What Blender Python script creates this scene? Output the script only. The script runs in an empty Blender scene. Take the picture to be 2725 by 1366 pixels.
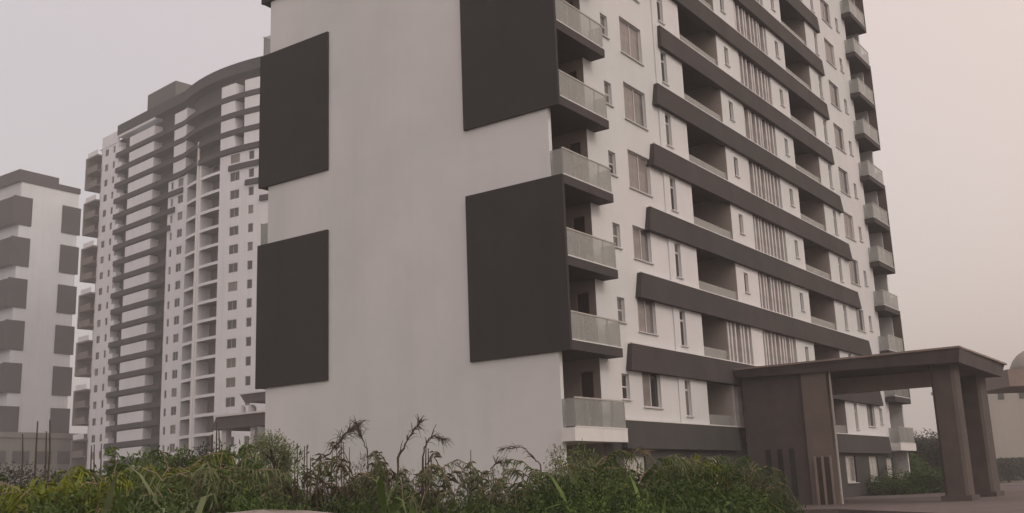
import bpy, bmesh, math, random
import numpy as np
from mathutils import Matrix, Vector

sc = bpy.context.scene
col = sc.collection
R = math.radians

# ------------------------------------------------------------------ camera
ROT = ((0.57879267, -0.81461967, -0.03733414),
       (-0.15679093, -0.15609539, 0.97521835),
       (-0.80025974, -0.55859558, -0.21807184))          # rows: right, up, back
CAM = Vector((-30.561, -19.015, 1.255))
FPX = 2779.84                                            # focal length for a 2725 px wide frame
cd = bpy.data.cameras.new('camera')
cam = bpy.data.objects.new('camera', cd)
col.objects.link(cam)
m = Matrix(ROT).transposed().to_4x4()
m.translation = CAM
cam.matrix_world = m
cd.sensor_width = 36
cd.lens = FPX / 2725 * 36
cd.clip_start = 0.1
cd.clip_end = 5000
sc.camera = cam

# ------------------------------------------------------------------ sky and sun
SUN = Vector((-0.08, -0.80, 0.60)).normalized()          # towards the sun
w = bpy.data.worlds.new('World')
sc.world = w
w.use_nodes = True
nt = w.node_tree
nt.nodes.clear()
N = nt.nodes.new
out = N('ShaderNodeOutputWorld')
sky = N('ShaderNodeTexSky')
sky.sky_type = 'NISHITA'
sky.sun_disc = False
sky.sun_elevation = math.asin(SUN.z)
sky.sun_rotation = math.atan2(SUN.x, SUN.y)
sky.dust_density = 4
sky.air_density = 1.5
bg1 = N('ShaderNodeBackground')
bg1.inputs['Strength'].default_value = 0.035
nt.links.new(sky.outputs[0], bg1.inputs['Color'])
geo = N('ShaderNodeTexCoord')
dot = N('ShaderNodeVectorMath')
dot.operation = 'DOT_PRODUCT'
nt.links.new(geo.outputs['Generated'], dot.inputs[0])
dot.inputs[1].default_value = Vector((SUN.x, SUN.y, 0.25)).normalized()
rmp = N('ShaderNodeMapRange')
rmp.inputs['From Min'].default_value = -0.85
rmp.inputs['From Max'].default_value = 0.75
rmp.interpolation_type = 'SMOOTHSTEP'
nt.links.new(dot.outputs['Value'], rmp.inputs['Value'])
mixc = N('ShaderNodeMix')
mixc.data_type = 'RGBA'
mixc.inputs['A'].default_value = (0.555, 0.492, 0.488, 1)
mixc.inputs['B'].default_value = (0.95, 0.71, 0.575, 1)
nt.links.new(rmp.outputs[0], mixc.inputs['Factor'])
bg2 = N('ShaderNodeBackground')
bg2.inputs['Strength'].default_value = 1.13
nt.links.new(mixc.outputs['Result'], bg2.inputs['Color'])
add = N('ShaderNodeAddShader')
nt.links.new(bg1.outputs[0], add.inputs[0])
nt.links.new(bg2.outputs[0], add.inputs[1])
nt.links.new(add.outputs[0], out.inputs['Surface'])

sd = bpy.data.lights.new('sun', 'SUN')
sd.energy = 0.5
sd.angle = R(14)
sd.color = (1.0, 0.97, 0.94)
so = bpy.data.objects.new('sun', sd)
col.objects.link(so)
so.rotation_euler = SUN.to_track_quat('Z', 'Y').to_euler()
so.location = (0, -40, 60)

vs = sc.view_settings
vs.view_transform = 'Standard'
vs.look = 'None'
vs.exposure = 0.0
vs.gamma = 1.0
vs.use_curve_mapping = False
sc.cycles.use_denoising = True
sc.cycles.max_bounces = 6
sc.cycles.transparent_max_bounces = 12
sc.cycles.volume_bounces = 0

# ------------------------------------------------------------------ helpers
def at(px, py, depth):
    """World point seen at a photo pixel (2725 px wide frame) at a depth, for surveying."""
    x = (px - 1362.5) / FPX
    y = -(py - 683) / FPX
    r, u, b = (Vector(v) for v in ROT)
    return CAM + (r * x + u * y - b) * depth

def ground_at(px, depth, z=0.0):
    p = at(px, 1320, depth)
    p.z = z
    return p

class MB:
    def __init__(self):
        self.v = []
        self.f = []
    def face(self, *pts):
        n = len(self.v)
        self.v += [tuple(p) for p in pts]
        self.f.append(tuple(range(n, n + len(pts))))
    def hexa(self, a, b):
        """a: four bottom points, b: four top points, counter-clockwise from above."""
        n = len(self.v)
        self.v += [tuple(p) for p in a] + [tuple(p) for p in b]
        self.f += [(n+3, n+2, n+1, n), (n+4, n+5, n+6, n+7)]
        for i in range(4):
            j = (i + 1) % 4
            self.f.append((n+i, n+j, n+4+j, n+4+i))
        return self
    def box(self, x0, x1, y0, y1, z0, z1):
        self.hexa([(x0,y0,z0),(x1,y0,z0),(x1,y1,z0),(x0,y1,z0)], [(x0,y0,z1),(x1,y0,z1),(x1,y1,z1),(x0,y1,z1)])
        return self
    def tube(self, pts, radii, n=6, cap=True):
        base = len(self.v)
        pts = [Vector(p) for p in pts]
        for i, p in enumerate(pts):
            d = (pts[min(i+1, len(pts)-1)] - pts[max(i-1, 0)]).normalized()
            a = d.orthogonal().normalized() if i == 0 else (a - d * a.dot(d)).normalized()
            b = d.cross(a)
            r = radii[i] if hasattr(radii, '__len__') else radii
            for k in range(n):
                t = 2 * math.pi * k / n
                self.v.append(tuple(p + (a * math.cos(t) + b * math.sin(t)) * r))
        for i in range(len(pts) - 1):
            for k in range(n):
                q = base + i * n
                self.f.append((q + k, q + (k+1) % n, q + n + (k+1) % n, q + n + k))
        if cap:
            self.f.append(tuple(base + k for k in range(n))[::-1])
            self.f.append(tuple(base + (len(pts)-1) * n + k for k in range(n)))
        return self
    def sheet(self, c, u0, u1, z0, z1, y, holes=(), reveal=0.18):
        """Wall sheet in the plane y with rectangular holes (u0,u1,z0,z1), front towards -y; c swaps x and y."""
        P = (lambda u, yy, z: (u, yy, z)) if c == 'x' else (lambda u, yy, z: (yy, u, z))
        us = sorted({u0, u1, *[h[i] for h in holes for i in (0, 1)]})
        zs = sorted({z0, z1, *[h[i] for h in holes for i in (2, 3)]})
        us = [u for u in us if u0 - 1e-6 <= u <= u1 + 1e-6]
        zs = [z for z in zs if z0 - 1e-6 <= z <= z1 + 1e-6]
        # rows of holes: cut per z band, merge runs
        for j in range(len(zs) - 1):
            zm = (zs[j] + zs[j+1]) / 2
            run = None
            cuts = [h for h in holes if h[2] < zm < h[3]]
            edges = sorted({u0, u1, *[x for h in cuts for x in h[:2]]})
            for i in range(len(edges) - 1):
                um = (edges[i] + edges[i+1]) / 2
                if any(h[0] < um < h[1] for h in cuts):
                    continue
                self.face(P(edges[i], y, zs[j]), P(edges[i+1], y, zs[j]), P(edges[i+1], y, zs[j+1]), P(edges[i], y, zs[j+1]))
        yb = y + reveal
        for (a, b, e, f) in holes:
            self.face(P(a, y, e), P(a, y, f), P(a, yb, f), P(a, yb, e))
            self.face(P(b, y, e), P(b, yb, e), P(b, yb, f), P(b, y, f))
            self.face(P(a, y, e), P(a, yb, e), P(b, yb, e), P(b, y, e))
            self.face(P(a, y, f), P(b, y, f), P(b, yb, f), P(a, yb, f))
        return self
    def mesh(self, name, mat, smooth=False):
        me = bpy.data.meshes.new(name)
        me.from_pydata(self.v, [], self.f)
        me.materials.append(mat)
        if smooth:
            for p in me.polygons:
                p.use_smooth = True
        me.update()
        return me
    def build(self, name, mat, parent=None, loc=None, smooth=False):
        return put(name, self.mesh(name, mat, smooth), parent, loc)

def put(name, me, parent=None, loc=None, rz=None):
    o = bpy.data.objects.new(name, me)
    col.objects.link(o)
    if parent is not None:
        o.parent = parent
    if loc is not None:
        o.location = loc
    if rz is not None:
        o.rotation_euler.z = rz
    return o

def thing(name, label, cat, loc=(0, 0, 0), rz=0.0, group=None):
    o = bpy.data.objects.new(name, None)
    o.empty_display_size = 0.3
    col.objects.link(o)
    o.location = loc
    o.rotation_euler = (0, 0, rz)
    return tag(o, label, cat, group)

def tag(o, label, cat, group=None):
    o['label'] = label
    o['category'] = cat
    if group:
        o['group'] = group
    return o

def copy_tree(o, parent=None):
    c = o.copy()
    col.objects.link(c)
    c.parent = parent
    for ch in o.children:
        copy_tree(ch, c)
    return c

# ------------------------------------------------------------------ materials
def mat(name, rgb, rough=0.85, var=0.08, scale=0.6, streak=0.0, bump=0.0, bscale=40, spec=0.3, dirt=None):
    ma = bpy.data.materials.new(name)
    ma.use_nodes = True
    t = ma.node_tree
    b = t.nodes['Principled BSDF']
    b.inputs['Roughness'].default_value = rough
    b.inputs['Specular IOR Level'].default_value = spec
    tc = t.nodes.new('ShaderNodeTexCoord')
    nz = t.nodes.new('ShaderNodeTexNoise')
    nz.inputs['Scale'].default_value = scale
    nz.inputs['Detail'].default_value = 6
    nz.inputs['Roughness'].default_value = 0.62
    t.links.new(tc.outputs['Object'], nz.inputs['Vector'])
    mp = t.nodes.new('ShaderNodeMapRange')
    mp.inputs['From Min'].default_value = 0.3
    mp.inputs['From Max'].default_value = 0.7
    mp.inputs['To Min'].default_value = 1 - var
    mp.inputs['To Max'].default_value = 1 + var
    t.links.new(nz.outputs['Fac'], mp.inputs['Value'])
    fac = mp.outputs[0]
    if streak:
        mg = t.nodes.new('ShaderNodeMapping')
        mg.inputs['Scale'].default_value = (1.6, 1.6, 0.07)
        t.links.new(tc.outputs['Object'], mg.inputs['Vector'])
        n2 = t.nodes.new('ShaderNodeTexNoise')
        n2.inputs['Scale'].default_value = 1.0
        n2.inputs['Detail'].default_value = 5
        t.links.new(mg.outputs[0], n2.inputs['Vector'])
        m2 = t.nodes.new('ShaderNodeMapRange')
        m2.inputs['From Min'].default_value = 0.5
        m2.inputs['From Max'].default_value = 0.75
        m2.inputs['To Min'].default_value = 1.0
        m2.inputs['To Max'].default_value = 1 - streak
        t.links.new(n2.outputs['Fac'], m2.inputs['Value'])
        mu = t.nodes.new('ShaderNodeMath')
        mu.operation = 'MULTIPLY'
        t.links.new(fac, mu.inputs[0])
        t.links.new(m2.outputs[0], mu.inputs[1])
        fac = mu.outputs[0]
    vm = t.nodes.new('ShaderNodeVectorMath')
    vm.operation = 'SCALE'
    vm.inputs[0].default_value = rgb
    t.links.new(fac, vm.inputs['Scale'])
    t.links.new(vm.outputs[0], b.inputs['Base Color'])
    if bump:
        n3 = t.nodes.new('ShaderNodeTexNoise')
        n3.inputs['Scale'].default_value = bscale
        n3.inputs['Detail'].default_value = 4
        t.links.new(tc.outputs['Object'], n3.inputs['Vector'])
        bp = t.nodes.new('ShaderNodeBump')
        bp.inputs['Strength'].default_value = bump
        bp.inputs['Distance'].default_value = 0.02
        t.links.new(n3.outputs['Fac'], bp.inputs['Height'])
        t.links.new(bp.outputs[0], b.inputs['Normal'])
    return ma

def blotch(ma, tint, scale):
    # uneven old paint: patches of a slightly different shade
    t = ma.node_tree
    p = t.nodes['Principled BSDF']
    src = p.inputs['Base Color'].links[0].from_socket
    tc = [q for q in t.nodes if q.type == 'TEX_COORD'][0]
    nz = t.nodes.new('ShaderNodeTexNoise')
    nz.inputs['Scale'].default_value = scale
    nz.inputs['Detail'].default_value = 3
    t.links.new(tc.outputs['Object'], nz.inputs['Vector'])
    mp = t.nodes.new('ShaderNodeMapRange')
    mp.inputs['From Min'].default_value = 0.38
    mp.inputs['From Max'].default_value = 0.62
    t.links.new(nz.outputs['Fac'], mp.inputs['Value'])
    mx = t.nodes.new('ShaderNodeMix')
    mx.data_type = 'RGBA'
    mx.blend_type = 'MULTIPLY'
    mx.inputs['B'].default_value = (*tint, 1)
    t.links.new(mp.outputs[0], mx.inputs['Factor'])
    t.links.new(src, mx.inputs['A'])
    t.links.new(mx.outputs['Result'], p.inputs['Base Color'])

def glass_mat(name, rgb, fac, rough=0.15):
    ma = mat(name, rgb, rough, 0.1, 1.2, spec=0.5)
    t = ma.node_tree
    b = t.nodes['Principled BSDF']
    tr = t.nodes.new('ShaderNodeBsdfTransparent')
    mx = t.nodes.new('ShaderNodeMixShader')
    mx.inputs[0].default_value = fac
    t.links.new(tr.outputs[0], mx.inputs[1])
    t.links.new(b.outputs[0], mx.inputs[2])
    t.links.new(mx.outputs[0], t.nodes['Material Output'].inputs['Surface'])
    return ma

def leaf_mat(name, rgb, tip, rough=0.6, transl=0.25):
    ma = bpy.data.materials.new(name)
    ma.use_nodes = True
    t = ma.node_tree
    b = t.nodes['Principled BSDF']
    b.inputs['Roughness'].default_value = rough
    b.inputs['Specular IOR Level'].default_value = 0.25
    oi = t.nodes.new('ShaderNodeObjectInfo')
    tc = t.nodes.new('ShaderNodeTexCoord')
    nz = t.nodes.new('ShaderNodeTexNoise')
    nz.inputs['Scale'].default_value = 3.2
    nz.inputs['Detail'].default_value = 5
    t.links.new(tc.outputs['Object'], nz.inputs['Vector'])
    ad = t.nodes.new('ShaderNodeMath')
    ad.operation = 'MULTIPLY_ADD'
    t.links.new(oi.outputs['Random'], ad.inputs[0])
    ad.inputs[1].default_value = 0.35
    t.links.new(nz.outputs['Fac'], ad.inputs[2])
    mp = t.nodes.new('ShaderNodeMapRange')
    mp.inputs['From Min'].default_value = 0.4
    mp.inputs['From Max'].default_value = 0.95
    t.links.new(ad.outputs[0], mp.inputs['Value'])
    mx = t.nodes.new('ShaderNodeMix')
    mx.data_type = 'RGBA'
    mx.inputs['A'].default_value = (*rgb, 1)
    mx.inputs['B'].default_value = (*tip, 1)
    t.links.new(mp.outputs[0], mx.inputs['Factor'])
    t.links.new(mx.outputs['Result'], b.inputs['Base Color'])
    tl = t.nodes.new('ShaderNodeBsdfTranslucent')
    t.links.new(mx.outputs['Result'], tl.inputs['Color'])
    ms = t.nodes.new('ShaderNodeMixShader')
    ms.inputs[0].default_value = transl
    t.links.new(b.outputs[0], ms.inputs[1])
    t.links.new(tl.outputs[0], ms.inputs[2])
    t.links.new(ms.outputs[0], t.nodes['Material Output'].inputs['Surface'])
    return ma

M = {
    'white': mat('white_paint', (0.675, 0.69, 0.735), 0.9, 0.055, 0.25, 0.03, 0.25, 60),
    'white_trim': mat('white_trim', (0.70, 0.705, 0.73), 0.7, 0.05, 2.0),
    'recess_side': mat('recess_side_paint', (0.42, 0.38, 0.375), 0.9, 0.08, 0.5, 0.08),  # base colour between the outer white and the recess back wall
    'cream': mat('cream_paint', (0.60, 0.56, 0.50), 0.9, 0.06, 0.5, 0.08),
    'charcoal': mat('charcoal_paint', (0.033, 0.0325, 0.0355), 0.75, 0.12, 0.5, 0.10, 0.15, 50),
    'band': mat('brown_band_paint', (0.062, 0.054, 0.058), 0.85, 0.14, 0.7, 0.16, 0.2, 40),
    'slate': mat('slate_paint', (0.060, 0.061, 0.062), 0.8, 0.15, 0.6, 0.12, 0.2, 40),
    'recess': mat('recess_paint', (0.27, 0.23, 0.225), 0.9, 0.10, 0.6, 0.10),  # base colour set darker than the outer white walls
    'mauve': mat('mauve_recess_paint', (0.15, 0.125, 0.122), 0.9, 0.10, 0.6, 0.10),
    'door': mat('dark_door', (0.055, 0.042, 0.038), 0.5, 0.2, 2.0),
    'frame': mat('window_frame', (0.54, 0.54, 0.56), 0.6, 0.05, 3.0),
    'glass_dark': mat('dark_window_glass', (0.035, 0.035, 0.038), 0.12, 0.3, 1.0, spec=0.6),
    'glass_grey': mat('grey_window_glass', (0.14, 0.135, 0.135), 0.18, 0.25, 1.5, spec=0.6),
    'curtain': mat('curtained_window_glass', (0.225, 0.205, 0.205), 0.3, 0.22, 3.0, spec=0.5),
    'pale_curtain': mat('pale_curtained_glass', (0.50, 0.49, 0.475), 0.4, 0.15, 3.0, spec=0.4),
    'rail_glass': glass_mat('frosted_rail_glass', (0.37, 0.40, 0.395), 0.5),
    'metal': mat('rail_metal', (0.42, 0.41, 0.40), 0.45, 0.1, 3.0, spec=0.5),
    'fin': mat('louvre_fin_paint', (0.58, 0.575, 0.60), 0.8, 0.14, 2.0, 0.1),
    'canopy': mat('canopy_brown_plaster', (0.108, 0.095, 0.098), 0.9, 0.14, 0.8, 0.14, 0.3, 30),
    'canopy_light': mat('canopy_taupe_plaster', (0.27, 0.22, 0.205), 0.9, 0.12, 0.8, 0.12, 0.3, 30),
    'beam': mat('beam_pale_plaster', (0.46, 0.40, 0.39), 0.9, 0.12, 0.8, 0.1),
    'pier': mat('pier_taupe_plaster', (0.175, 0.145, 0.138), 0.9, 0.14, 0.8, 0.14, 0.3, 30),
    'column': mat('column_grey_stone', (0.098, 0.082, 0.080), 0.85, 0.18, 1.2, 0.15, 0.3, 30),
    'concrete': mat('podium_concrete', (0.22, 0.21, 0.205), 0.95, 0.18, 0.12, 0.2),
    'far_band': mat('far_brown_band', (0.050, 0.050, 0.056), 0.9, 0.12, 0.15, 0.1),
    'far_recess': mat('far_recess_paint', (0.060, 0.060, 0.066), 0.9, 0.2, 0.3, 0.1),
    'far_opening': mat('far_opening_paint', (0.15, 0.14, 0.136), 0.9, 0.2, 0.3, 0.1),
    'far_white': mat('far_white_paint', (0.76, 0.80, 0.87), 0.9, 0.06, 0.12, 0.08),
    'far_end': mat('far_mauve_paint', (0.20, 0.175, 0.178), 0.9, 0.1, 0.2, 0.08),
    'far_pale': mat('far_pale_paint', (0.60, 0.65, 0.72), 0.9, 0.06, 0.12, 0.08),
    'far_box': mat('rooftop_box_grey', (0.105, 0.105, 0.108), 0.9, 0.1, 0.2, 0.05),
    'far_panel': mat('far_grey_panel', (0.050, 0.047, 0.052), 0.9, 0.1, 0.2, 0.08),
    'beige': mat('far_beige_render', (0.36, 0.345, 0.33), 0.95, 0.08, 0.1, 0.08),
    'far_frame': mat('far_window_frame', (0.30, 0.29, 0.29), 0.6, 0.05, 3.0),
    'tank': mat('tank_plastic', (0.66, 0.66, 0.68), 0.6, 0.08, 1.0),
    'sand': mat('sand', (0.29, 0.26, 0.245), 0.95, 0.18, 1.2, bump=0.6, bscale=12),
    'bark': mat('bark', (0.075, 0.058, 0.046), 0.95, 0.3, 6.0),
    'dry': mat('dry_stalk', (0.085, 0.068, 0.052), 0.95, 0.35, 5.0),
    'straw': mat('straw', (0.22, 0.18, 0.12), 0.9, 0.3, 5.0),
    'leaf_dark': leaf_mat('leaf_dark', (0.032, 0.058, 0.016), (0.088, 0.145, 0.036)),
    'leaf_mid': leaf_mat('leaf_mid', (0.058, 0.100, 0.026), (0.135, 0.205, 0.05)),
    'leaf_lime': leaf_mat('leaf_lime', (0.115, 0.15, 0.022), (0.24, 0.28, 0.04)),
    'leaf_pale': leaf_mat('leaf_pale', (0.12, 0.15, 0.075), (0.21, 0.25, 0.13)),
    'leaf_grey': leaf_mat('leaf_grey', (0.040, 0.046, 0.034), (0.075, 0.082, 0.060)),
    'leaf_brown': leaf_mat('leaf_brown', (0.085, 0.078, 0.045), (0.15, 0.135, 0.08)),
}

blotch(M['white'], (0.93, 0.97, 0.95), 0.14)
blotch(M['band'], (0.85, 0.95, 0.92), 0.3)

def ground_mat(name, a, b, scale, bump=0.5):
    ma = mat(name, a, 0.95, 0.25, scale, bump=bump, bscale=6)
    t = ma.node_tree
    p = t.nodes['Principled BSDF']
    src = p.inputs['Base Color'].links[0].from_socket
    nz = t.nodes.new('ShaderNodeTexNoise')
    nz.inputs['Scale'].default_value = 0.09
    nz.inputs['Detail'].default_value = 8
    tc = [n for n in t.nodes if n.type == 'TEX_COORD'][0]
    t.links.new(tc.outputs['Object'], nz.inputs['Vector'])
    mp = t.nodes.new('ShaderNodeMapRange')
    mp.inputs['From Min'].default_value = 0.4
    mp.inputs['From Max'].default_value = 0.62
    t.links.new(nz.outputs['Fac'], mp.inputs['Value'])
    mx = t.nodes.new('ShaderNodeMix')
    mx.data_type = 'RGBA'
    t.links.new(mp.outputs[0], mx.inputs['Factor'])
    t.links.new(src, mx.inputs['A'])
    mx.inputs['B'].default_value = (*b, 1)
    t.links.new(mx.outputs['Result'], p.inputs['Base Color'])
    return ma

# ------------------------------------------------------------------ ground
g = MB()
g.face((-900, -900, 0), (1100, -900, 0), (1100, 1100, 0), (-900, 1100, 0))
o = g.build('ground', ground_mat('dry_earth', (0.13, 0.105, 0.085), (0.06, 0.065, 0.03), 0.7))
o['kind'] = 'structure'

# the paved forecourt round the canopy: a slab with a kerb edge
fc = MB()
poly = [(9.5, 0.9), (8.2, -6), (1.0, -12), (-16, -22), (-14, -70), (130, -70), (130, 0.9)]
top = [(x, y, 0.14) for x, y in poly]
fc.face(*top)
for i in range(len(poly)):
    a, b = poly[i], poly[(i + 1) % len(poly)]
    fc.face((*a, 0.14), (*a, -0.05), (*b, -0.05), (*b, 0.14))
o = fc.build('forecourt_pavement', ground_mat('forecourt_paving', (0.155, 0.13, 0.132), (0.12, 0.10, 0.10), 1.5, 0.3))
o['kind'] = 'structure'

# ------------------------------------------------------------------ the near apartment building
Z0 = 3.27          # first floor slab
H = 3.0
NS = 14            # storeys built in full
LEN = 43.1
DEP = 16.1
TOP = 75.0
RX = 3.05          # end of the corner balcony recess
P1 = 0.66          # window wall plane of the long face
PB = 0.60          # plane of the projecting white blocks

bld = thing('apartment_building', 'white high-rise with charcoal gable panels, projecting corner balconies and long brown bands', 'building')

def zf(k):
    return Z0 + H * k

wins = []          # (x0,x1,z0,z1,plane,kind)
whites = MB()
recw = MB()
creams = MB()

def mirror(iv):
    return (LEN - iv[1], LEN - iv[0])

sides = (lambda iv: iv, mirror)
# window walls
for si, sd_ in enumerate(sides):
    x0, x1 = sd_((RX, 9.4))
    holes = []
    for k in range(NS):
        a = sd_((4.66, 5.24))
        holes.append((*a, zf(k) + 1.22, zf(k) + 2.2))
        wins.append((*a, zf(k) + 1.22, zf(k) + 2.2, P1, 'small', k, si))
        b = sd_((6.31, 8.22 if k >= 3 else 7.85))
        holes.append((*b, zf(k) + 1.0, zf(k) + (2.66 if k >= 3 else 2.4)))
        wins.append((*b, zf(k) + 1.0, zf(k) + (2.66 if k >= 3 else 2.4), P1, 'big', k, si))
    whites.sheet('x', x0, x1, Z0 - 0.2, TOP, P1, holes)
    # projecting block with the narrow window
    x0, x1 = sd_((9.4, 12.15))
    holes = []
    for k in range(NS):
        a = sd_((9.95, 10.5))
        holes.append((*a, zf(k) + 0.75, zf(k) + 2.3))
        wins.append((*a, zf(k) + 0.75, zf(k) + 2.3, PB, 'narrow', k, si))
    whites.sheet('x', x0, x1, Z0 - 0.2, TOP, PB, holes)
    xo, xi = (9.4, 12.15) if si == 0 else (LEN - 9.4, LEN - 12.15)
    whites.face((xo, PB, Z0), (xo, PB, TOP), (xo, P1, TOP), (xo, P1, Z0))
    creams.face((xi, PB, Z0), (xi, PB, TOP), (xi, 3.0, TOP), (xi, 3.0, Z0))
    # block with the little window beside the louvres
    for k in range(24):
        lo, hi = zf(k), zf(k + 1)
        if k < 2 and si == 0:
            bx = (17.75, 19.2)
            rx = 14.8
        else:
            bx = sd_((16.5, 19.3))
            rx = None
        hs = []
        if k < NS:
            c = sd_((17.45, 17.95)) if not (k < 2 and si == 0) else None
            if c:
                hs = [(*c, lo + 1.05, lo + 2.05)]
                wins.append((*c, lo + 1.05, lo + 2.05, PB, 'slot', k, si))
        whites.sheet('x', *bx, lo, hi, PB, hs)
        ri = (rx if rx else 16.5) if si == 0 else LEN - 16.5
        creams.face((ri, PB, lo), (ri, PB, hi), (ri, 3.0, hi), (ri, 3.0, lo))
        if k < 2 and si == 0:
            whites.face((17.75, PB, lo), (17.75, PB, hi), (17.75, 1.2, hi), (17.75, 1.2, lo))
        li = 19.3 if si == 0 else LEN - 19.3
        whites.face((li, PB, lo), (li, PB, hi), (li, 1.15, hi), (li, 1.15, lo))
    x0, x1 = sd_((12.15, 16.5))
    dholes = [(*sd_((13.1, 14.3)), zf(k) + 0.02, zf(k) + 2.15) for k in range(NS)]
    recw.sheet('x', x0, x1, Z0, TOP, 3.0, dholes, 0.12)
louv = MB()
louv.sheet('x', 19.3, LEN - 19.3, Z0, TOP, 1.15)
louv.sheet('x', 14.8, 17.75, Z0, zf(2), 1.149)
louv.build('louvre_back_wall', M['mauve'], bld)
# ground floor walls (long face)
gholes = [(4.5, 6.2, 0.95, 2.35), (8.4, 10.0, 0.95, 2.35), (11.6, 12.9, 0.95, 2.35),
          (30.2, 32.0, 0.95, 2.45), (34.6, 36.4, 0.95, 2.45), (38.2, 39.6, 0.95, 2.35)]
slate = MB()
slate.sheet('x', RX, LEN - RX, -0.1, Z0 - 0.2, P1, gholes)
for a in gholes:
    wins.append((*a, P1, 'ground', -1, 0))

# recess behind the corner balconies, gable walls, rear wall, roof
for si in (0, 1):
    X = (lambda x: x) if si == 0 else (lambda x: LEN - x)
    xa, xb = sorted((X(0.3), X(RX)))
    recw.sheet('x', xa, xb, -0.1, TOP, 2.6)
    sh_ = [(0.98, 1.52, zf(k) + 0.02, zf(k) + 2.2) for k in range(NS)]
    recw.sheet('y', P1, 2.6, -0.1, TOP, X(RX), sh_, 0.1 if si == 0 else -0.1)
    ga, gb = sorted((X(0.1), X(0.3)))
    whites.box(ga, gb, 0.55, DEP - 0.55, -0.1, TOP)
whites.face((0.3, 14.9, -0.1), (0.3, 14.9, TOP), (LEN - 0.3, 14.9, TOP), (LEN - 0.3, 14.9, -0.1))
whites.face((0.3, 0.6, TOP), (LEN - 0.3, 0.6, TOP), (LEN - 0.3, 14.9, TOP), (0.3, 14.9, TOP))
whites.build('wall', M['white'], bld)
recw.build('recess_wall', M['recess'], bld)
creams.build('recess_side_wall', M['recess_side'], bld)
slate.build('ground_floor_wall', M['slate'], bld)
rp = MB()
rp.box(-0.1, LEN + 0.1, 0.4, 0.62, TOP, TOP + 1.1)
rp.box(-0.1, LEN + 0.1, DEP - 0.6, DEP - 0.4, TOP, TOP + 1.1)
rp.build('parapet', M['band'], bld)

# charcoal gable panels, two storeys each, wrapping the balcony ends
for k in range(1, 23, 3):
    zlo, zhi = zf(k) - 0.35, zf(k + 2)
    for (y0, y1) in ((0.0, 4.39), (11.77, 16.1)):
        for (x0, x1) in ((0.0, 0.13), (LEN - 0.13, LEN)):
            gp = MB().box(x0, x1, y0, y1, zlo, zhi).build('gable_panel', M['charcoal'], bld)
            xi = (x1 + 0.002, x1 + 0.02) if x0 < 1 else (x0 - 0.02, x0 - 0.002)
            yy = (0.03, 0.545) if y0 < 1 else (DEP - 0.545, DEP - 0.03)
            MB().box(*xi, *yy, zlo + 0.4, zhi - 0.01).build('panel_lining', M['mauve'], gp)

# corner balconies
for k in range(NS):
    z = zf(k)
    covered = (k % 3) != 0                     # the panel covers the end
    for si in (0, 1):
        X = (lambda x: x) if si == 0 else (lambda x: LEN - x)
        for rear in (False, True):
            Y = (lambda y: y) if not rear else (lambda y: DEP - y)
            def bx(mb, x0, x1, y0, y1, z0, z1):
                xs = sorted((X(x0), X(x1)))
                ys = sorted((Y(y0), Y(y1)))
                mb.box(*xs, *ys, z0, z1)
            low = k == 0
            sl = MB()
            bx(sl, 0.135 if k % 3 != 0 or k > 0 else 0.02, 3.68, 0.0, 2.59 if not rear else 1.25, z - (0.46 if low else 0.33), z)
            if not rear:
                sl = MB()
                e0 = 0.31 if k else 0.02
                bx(sl, 0.135 if k else 0.02, 3.68, 0.0, 0.545, z - (0.46 if low else 0.33), z)
                bx(sl, 0.305, RX - 0.004, 0.545, 2.59, z - (0.46 if low else 0.33), z)
                bx(sl, RX - 0.004, 3.68, 0.545, P1 - 0.003, z - (0.46 if low else 0.33), z)
            bal = sl.build('balcony_slab', M['white_trim'] if low else M['band'], bld)
            ln = MB()
            bx(ln, 0.14, 3.70, -0.012, 0.05, z + 0.003, z + 0.045)
            ln.build('slab_edge_trim', M['white_trim'], bal)
            gl = MB()
            bx(gl, 0.16, 3.62, 0.025, 0.045, z + 0.05, z + 1.0)
            if not covered:
                bx(gl, 0.14, 0.16, 0.045, 0.55, z + 0.05, z + 1.0)
            if not rear:
                bx(gl, 3.62, 3.64, 0.045, P1 - 0.01, z + 0.05, z + 1.0)
            gl.build('glass_rail', M['rail_glass'], bld)
            hr = MB()
            bx(hr, 0.14, 3.66, 0.01, 0.06, z + 1.0, z + 1.05)
            for px in (0.17, 1.05, 1.9, 2.75, 3.60):
                bx(hr, px - 0.022, px + 0.022, 0.046, 0.085, z + 0.045, z + 1.0)
            hr.build('handrail', M['metal'], bld)
            if not rear:
                xs = sorted((X(RX + 0.06), X(RX + 0.09)))
                dm = MB()
                dm.box(*xs, 1.0, 1.5, z + 0.02, z + 2.18)
                d = dm.build('balcony_door', M['door'], bld)
                xs = sorted((X(RX + 0.02), X(RX + 0.06)))
                hm = MB().box(*xs, 1.06, 1.10, z + 0.95, z + 1.15)
                hm.build('handle', M['metal'], d)

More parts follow.
